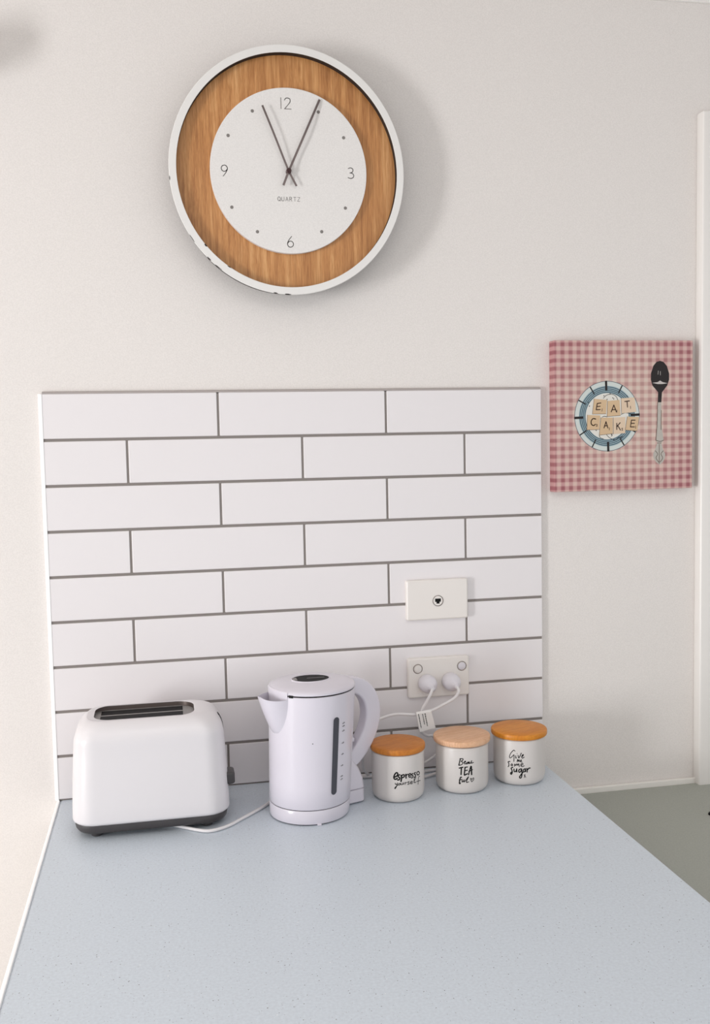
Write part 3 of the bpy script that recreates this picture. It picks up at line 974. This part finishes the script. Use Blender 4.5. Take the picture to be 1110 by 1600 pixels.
# ================================================================ kettle
def kettle():
    root = thing('kettle', 'white electric jug kettle with spout, curved handle and dark water gauge', 'kettle', P(430, -154, 0))
    ZT = 214.0

    def axis(z):
        t = z / 217.0
        return 430 + 9.5 * t, -154 + 4 * t, 68 + 5.4 * t

    def cring(z, dr=0.0, n=96):
        x, y, r = axis(z)
        return ring(x, y, r + dr, z, n)

    # power base
    bm = nb()
    loft(bm, [cring(1.5, -6), cring(2.2, -1.4), cring(4, -0.4), cring(23.5, 0), cring(24.6, -0.6), cring(25, -2.5)], True, True, True)
    base = obj('power_base', bm, M['kettle'], root, angle=40)
    bm = nb()
    loft(bm, [cring(0, -5), cring(2.0, -5)], True, True, True)
    obj('rubber_ring', bm, M['darkgap'], base)
    bm = box(nb(), P(433, -154 - 68.6, 0), P(440, -154 - 60, 3.5), 0.0008)
    obj('foot', bm, M['kettle'], base)
    # jug
    bm = nb()
    loft(bm, [cring(25.6, -3), cring(26.0, -0.8), cring(27, 0)] + [cring(z) for z in (60, 100, 140, 180, 205)] + [cring(211.5, 0), cring(212.6, -1.2), cring(212.8, -4)], True, True, True)
    jug = obj('jug', bm, M['kettle'], root, angle=40)
    bm = nb()
    loft(bm, [cring(24.5, -1.6), cring(26.2, -1.6)], True, True, True)
    obj('base_seam', bm, M['darkgap'], root)
    bm = nb()
    loft(bm, [cring(212.5, -1.4), cring(215, -1.4)], True, True, True)
    obj('lid_seam', bm, M['darkgap'], root)
    # lid
    bm = nb()
    loops = [cring(214.6, -2.0), cring(214.9, -0.3), cring(217.5, 0.1), cring(219.6, -1.2)]
    x, y, r = axis(217)
    for rr, z in ((69, 221.2), (62, 223), (50, 225), (36, 226.2), (20, 226.9), (6, 227.2)):
        loops.append(ring(x, y, rr, z, 96))
    loft(bm, loops, True, True, True)
    lid = obj('lid', bm, M['kettle'], root, angle=40)
    # finger grip: oval dish with a white rim and black inside
    gx, gy = 437.5, -150
    def gring(a, b, z, rot=0.05, n=48):
        out = []
        for i in range(n):
            t = 2 * PI * i / n
            u, v = a * math.cos(t), b * math.sin(t)
            out.append(P(gx + u * math.cos(rot) - v * math.sin(rot), gy + u * math.sin(rot) + v * math.cos(rot), z))
        return out
    bm = nb()
    loft(bm, [gring(34, 27, 225.6), gring(33, 26, 227.6), gring(31.8, 24.8, 227.9), gring(31.4, 24.4, 227.0)], True, False, False)
    obj('grip_rim', bm, M['kettle'], lid)
    bm = nb()
    loft(bm, [gring(31.6, 24.6, 227.3), gring(30, 23, 226.9)], True, True, True)
    o = obj('grip', bm, M['black'], lid)
    o['label'] = 'black finger grip'
    bm = box(nb(), P(gx - 31, gy - 9, 226.4), P(gx - 23, gy + 9, 227.7), 0.001)
    obj('grip_end', bm, M['slotgrey'], lid)
    bm = box(nb(), P(gx - 6, gy - 3, 226.6), P(gx + 24, gy + 3, 228.0), 0.001)
    obj('grip_bar', bm, M['charcoal'], lid)
    # spout
    th = math.radians(203)
    hw = math.radians(27)
    bm = nb()
    outer, inner = [], []
    NZ, NS = 18, 25
    for i in range(NZ + 1):
        t = i / NZ
        z = 146 + t * (207 - 146)
        x, y, r = axis(z)
        hwz = hw * (0.06 + 0.94 * math.sqrt(1 - (1 - t) ** 2) ** 0.9)
        p = 27 * t ** 0.85
        ro, ri = [], []
        for k in range(NS + 1):
            s = -1 + 2 * k / NS
            a = th + s * hwz
            bulge = (1 - abs(s) ** 2.1)
            zz = z + t * t * (5.0 * (1 - abs(s)) ** 2 - 0.5 + 1.5 * abs(s) ** 3)
            ro.append(P(x + (r - 0.6 + p * bulge) * math.cos(a), y + (r - 0.6 + p * bulge) * math.sin(a), zz))
            q = max(0.0, (p - 1.8)) * bulge
            ri.append(P(x + (r - 0.3 + q) * math.cos(a), y + (r - 0.3 + q) * math.sin(a), zz))
        outer.append(ro)
        inner.append(ri)
    rows_o = [[bm.verts.new(v) for v in rr] for rr in outer]
    rows_i = [[bm.verts.new(v) for v in rr] for rr in inner]
    for rows in (rows_o, rows_i):
        for a, b in zip(rows[:-1], rows[1:]):
            for k in range(NS):
                bm.faces.new((a[k], a[k + 1], b[k + 1], b[k]))
    for k in range(NS):
        bm.faces.new((rows_o[-1][k], rows_o[-1][k + 1], rows_i[-1][k + 1], rows_i[-1][k]))
    obj('spout', bm, M['kettle'], root, angle=45)
    # lid lip dropping behind the spout
    bm = nb()
    x, y, r = axis(217)
    rows = []
    for z, dr in ((199, 0.2), (214, 0.9), (219, 0.9), (220.6, -1.0)):
        rows.append([P(x + (r + dr) * math.cos(th + hw * 0.96 * (-1 + 2 * k / 20)), y + (r + dr) * math.sin(th + hw * 0.96 * (-1 + 2 * k / 20)), z) for k in range(21)])
    loft(bm, rows, False)
    obj('lid_lip', bm, M['kettle'], lid, angle=45)
    # dark gap at the right end of the lip
    bm = nb()
    x, y, r = axis(214)
    rows = [[P(x + (r + 0.5) * math.cos(math.radians(a)), y + (r + 0.5) * math.sin(math.radians(a)), z) for a in (231, 234, 237)] for z in (211.4, 215.8)]
    loft(bm, rows, False)
    obj('lip_gap', bm, M['black'], lid, smooth=False)
    # handle
    ha = math.radians(20)
    hd = Vector((math.cos(ha), math.sin(ha), 0))
    hn = Vector((-math.sin(ha), math.cos(ha), 0))

    def HP(rho, z):
        return P(434 + rho * hd.x, -151.5 + rho * hd.y, z)
    path = catmull([HP(67, 207), HP(82, 206), HP(99, 199), HP(113, 184), HP(120, 164), HP(120, 142), HP(112, 118), HP(98, 96), HP(82, 80), HP(66, 71)], 5)
    bm = nb()
    loops = []
    m = len(path)
    for i, p in enumerate(path):
        d = (path[min(i + 1, m - 1)] - path[max(i - 1, 0)]).normalized()
        nrm = d.cross(hn).normalized()
        t = i / (m - 1)
        hr = 13.5 + 1.5 * math.sin(PI * t)
        hw_ = 14.5 - 2.0 * math.sin(PI * t)
        loops.append([p + nrm * (u / 1000) + hn * (v / 1000) for u, v in rrect(hr, hw_, 4.0, 4)])
    loft(bm, loops, True, True, True)
    obj('handle', bm, M['kettle'], root, angle=45)
    # column below the handle, in two pieces
    def column(zs):
        bm = nb()
        lo = []
        for z, ro, w in zs:
            lo.append([P(431 + (42 + u + (ro - 42) / 2 - 0) * hd.x - v * hd.y, -153.5 + (42 + u + (ro - 42) / 2) * hd.y + v * hd.x, z) for u, v in rrect((ro - 42) / 2, w, 7, 4)])
        loft(bm, lo, True, True, True)
        return bm
    obj('handle_foot', column([(26, 98, 19), (27, 99, 20), (44, 97, 19), (62, 90, 17), (76, 80, 15)]), M['kettle'], root, angle=45)
    obj('base_column', column([(2.2, 97, 18), (4, 99, 20), (24, 99, 20), (25, 98, 19)]), M['kettle'], base, angle=45)
    # on/off switch below the handle
    bm = box(nb(), HP(66, 112) + Vector((0, -.010, -.004)), HP(84, 112) + Vector((0, .006, .003)), 0.0015)
    obj('switch', bm, M['kettle'], root)
    # water gauge on the front
    def fn(u, v, l):
        x, y, r = axis(v)
        a = math.radians(270 + u)
        return P(x + (r + l) * math.cos(a), y + (r + l) * math.sin(a), v)

    def slot(w, z0, z1, lift, u0):
        bm = nb()
        left, rightp = [], []
        n = 30
        rows = []
        zs = [z0 + w / 2 * (1 - math.cos(PI / 2 * q / 8)) for q in range(9)] + [z0 + w / 2 + (z1 - z0 - w) * q / 16 for q in range(1, 16)] + [z1 - w / 2 * (1 - math.cos(PI / 2 * q / 8)) for q in range(8, -1, -1)]
        for z in zs:
            e = min(z - z0, z1 - z)
            hwid = w / 2 if e >= w / 2 - 1e-6 else max(0.05, math.sqrt(max(0, (w / 2) ** 2 - (w / 2 - e) ** 2)))
            du = math.degrees(hwid / 71)
            rows.append([fn(u0 - du, z, lift), fn(u0 - du * .33, z, lift), fn(u0 + du * .33, z, lift), fn(u0 + du, z, lift)])
        loft(bm, rows, False)
        return bm
    GU = 25.5
    fr = obj('gauge_frame', slot(15.0, 44.5, 179.5, 0.35, GU), M['kettle'], root, angle=60)
    g = obj('gauge_window', slot(11.0, 47.5, 176.5, 0.8, GU), M['smoke'], root, angle=60)
    g['label'] = 'smoked grey water gauge strip'
    bm = nb()
    marks = [(163, 2), (150, 1), (130, 1), (111, 1), (92, 1), (74, 2)]
    for z, kk in marks:
        for q in range(kk):
            stroke(bm, [(GU + 11.0, z - q * 5), (GU + 12.4, z + .3 - q * 5)], 1.0, fn, 0.4, False, caps=False)
            stroke(bm, [(GU + 13.2, z - .8 - q * 5), (GU + 14.2, z + 1.5 - q * 5)], 1.0, fn, 0.4, False, caps=False)
            stroke(bm, [(GU + 14.2, z + 1.5 - q * 5), (GU + 15.4, z - q * 5)], 0.9, fn, 0.4, False, caps=False)
    o = obj('gauge_marks', bm, M['charcoal'], root, smooth=False)
    bm = nb()
    for k in range(1):
        x = -6.5
        stroke(bm, [(x, 138), (x + .3, 136.6)], 1.3, fn, 0.4, False, caps=False)
    obj('indicator_dot', bm, M['black'], root, smooth=False)
    return root


kettle_root = kettle()


# ================================================================ cords and plugs of the two appliances
def cords(toaster_root, kettle_root):
    a, b = PLUG
    e = CORD_L[0]
    plug_a = plug_mesh(a[0], a[2], e[0], e[2])
    pts = [P(*q) for q in CORD_T]
    pts += [P(*q) for q in ((392, -70, 3.2), (430, -48, 3.2), (480, -34, 3.2), (530, -22, 3.2), (590, -30, 3.2), (640, -26, 3.2), (664, -24, 3.2), (700, -20, 3.4), (722, -25, 5), (708, -38, 8), (682, -44, 4.5), (662, -52, 3.6), (640, -52, 3.4), (622, -40, 8), (640, -22, 12), (675, -18, 20), (700, -20, 42))]
    pts += [P(*q) for q in reversed(CORD_L)]
    bm = tube(nb(), pts, 0.0027, 10, 8)
    ca = obj('power_cord', bm, M['cord'], toaster_root, angle=80)
    ca['label'] = 'white cord to the left plug'
    obj('plug', plug_a, M['plug'], ca)
    e = CORD_R[0]
    plug_b = plug_mesh(b[0], b[2], e[0], e[2])
    pts = [P(*q) for q in CORD_R] + [P(*q) for q in ((556, -48, 90), (545, -52, 55), (548, -40, 25), (560, -22, 6), (552, -16, 3.2), (536, -22, 3.2), (520, -50, 3.2), (495, -92, 5))]
    bm = tube(nb(), pts, 0.0027, 10, 8)
    cb = obj('power_cord', bm, M['cord'], kettle_root, angle=80)
    cb['label'] = 'white cord to the right plug'
    obj('plug', plug_b, M['plug'], cb)
    bm = nb()
    t = [Vector(P(*q)) for q in TAG]
    fr = [p + Vector((0, -0.0042, 0)) for p in t]
    bk = [p + Vector((0, 0.0030, 0)) for p in t]
    top0 = (t[0] + t[3]) / 2
    rows = []
    # folded strip: front leaf, fold over the cable, back leaf
    for k in range(9):
        an = PI * k / 8
        off = Vector((0, -0.0036 * math.cos(an), 0.0036 * math.sin(an)))
        rows.append([fr[0] * (1 - k / 8) + bk[0] * (k / 8) + Vector((0, 0, 0.0036 * math.sin(an))), fr[1] * (1 - k / 8) + bk[1] * (k / 8) + Vector((0, 0, 0.0036 * math.sin(an)))])
    rows = [[fr[3], fr[2]]] + rows + [[bk[3] + Vector((0, -.006, 0)), bk[2] + Vector((0, -.006, 0))]]
    loft(bm, rows, False)
    tg = obj('cord_tag', bm, M['paper'], kettle_root, smooth=False)
    tg['label'] = 'white paper tag with dark lines of print'
    so = tg.modifiers.new('thick', 'SOLIDIFY')
    so.thickness = 0.0004
    bm = nb()
    ux, uz = (fr[1] - fr[0]), (fr[3] - fr[0])
    rng = random.Random(7)
    for s, e0, e1 in ((0.14, 0.0, 0.78), (0.40, 0.03, 0.62), (0.56, 0.02, 0.74)):
        q = e0
        while q < e1:
            ln = rng.uniform(0.05, 0.12)
            c0 = fr[0] + ux * s + uz * q
            c1 = fr[0] + ux * s + uz * min(e1, q + ln)
            d = ux.normalized() * 0.0007
            o = Vector((0, -0.0005, 0))
            bm.faces.new([bm.verts.new(v + o) for v in (c0 - d, c0 + d, c1 + d, c1 - d)])
            q += ln + 0.02
    obj('print', bm, M['black'], tg, smooth=False)


cords(toaster_root, kettle_root)


# ================================================================ canisters
def canister(cx, cy, r, lid_r, text, lid_mat, label, tilt=0.0, lift=0.0):
    root = thing('canister', label, 'canister', P(cx, cy, 0), 'white ceramic canisters with wooden lids')
    bm = nb()
    prof = [(r - 14, 0.0), (r - 9, 0.2), (r - 5.5, 1.6), (r - 2.4, 5), (r - 0.6, 10), (r, 17), (r, 80), (r - 0.5, 83), (r - 2, 84.2), (r - 4.5, 84.0), (r - 5, 82), (r - 5, 60)]
    lathe(bm, cx, cy, prof, 80)
    jar = obj('jar', bm, M['ceramic'], root, angle=50)
    bm = nb()
    lathe(bm, cx, cy, [(r - 4, 78), (r - 3.6, 84.6 + lift + 0.4)], 64)
    s = obj('seal', bm, M['seal'], root)
    bm = nb()
    z0 = 85.0 + lift
    lathe(bm, 0, 0, [(lid_r - 3, z0 - z0), (lid_r - 0.8, 0.6), (lid_r, 2.2), (lid_r, 8.0), (lid_r - 0.8, 9.5), (lid_r - 2.4, 10.2), (lid_r * .5, 10.3)], 80)
    for v in bm.verts:
        v.co.z -= H
    lid = obj('lid', bm, lid_mat, None, angle=35)
    lid.location = P(cx, cy, z0)
    lid.rotation_euler = (0, math.radians(tilt), 0.35)
    lid.parent = root
    lid.matrix_parent_inverse = Matrix.Translation(root.location).inverted()
    lid['label'] = 'round wooden lid'
    bm = nb()

    def fn(u, v, l):
        a = math.radians(270 + u)
        return P(cx + (r + l) * math.cos(a), cy + (r + l) * math.sin(a), v)
    k = 180 / (PI * r)
    for w, pts in text:
        def f2(u, v, l):
            return fn(u * k, v, l)
        stroke(bm, [(a / k, b) for a, b in pts], w * 0.92, f2, 0.25, True, 4)
    obj('lettering', bm, M['black'], jar, smooth=False)


canister(594, -119, 46.3, 48.6, ESPRESSO, M['lid_brown'], 'white canister lettered espresso yourself, with brown wooden lid, beside the kettle')
canister(716, -106, 47.0, 51.0, TEA, M['lid_pale'], 'white canister lettered Beau TEA ful, with the palest wooden lid, in the middle', tilt=-0.6, lift=1.2)
canister(830, -92, 47.0, 51.0, SUGAR, M['lid_honey'], 'white canister lettered Give me some sugar, with honey wooden lid, at the worktop edge')


# ================================================================ unseen object left of the frame, added and shaped to cast a soft shadow
def unseen_caster():
    cx, cz = -137.0, 1268.0
    bm = nb()
    loft(bm, [yring(cx, cz, r, y, 48) for r, y in ((40, WALL_Y), (42, WALL_Y - 4), (42, -20), (38, -60), (34, -80), (26, -84), (10, -86))], True, True, True)
    o = obj('shadow_caster', bm, M['plastic'])
    set_origin(o, P(cx, WALL_Y, cz))
    tag(o, 'unseen round white object just left of the frame, added to cast the soft shadow there', 'unseen object')


unseen_caster()
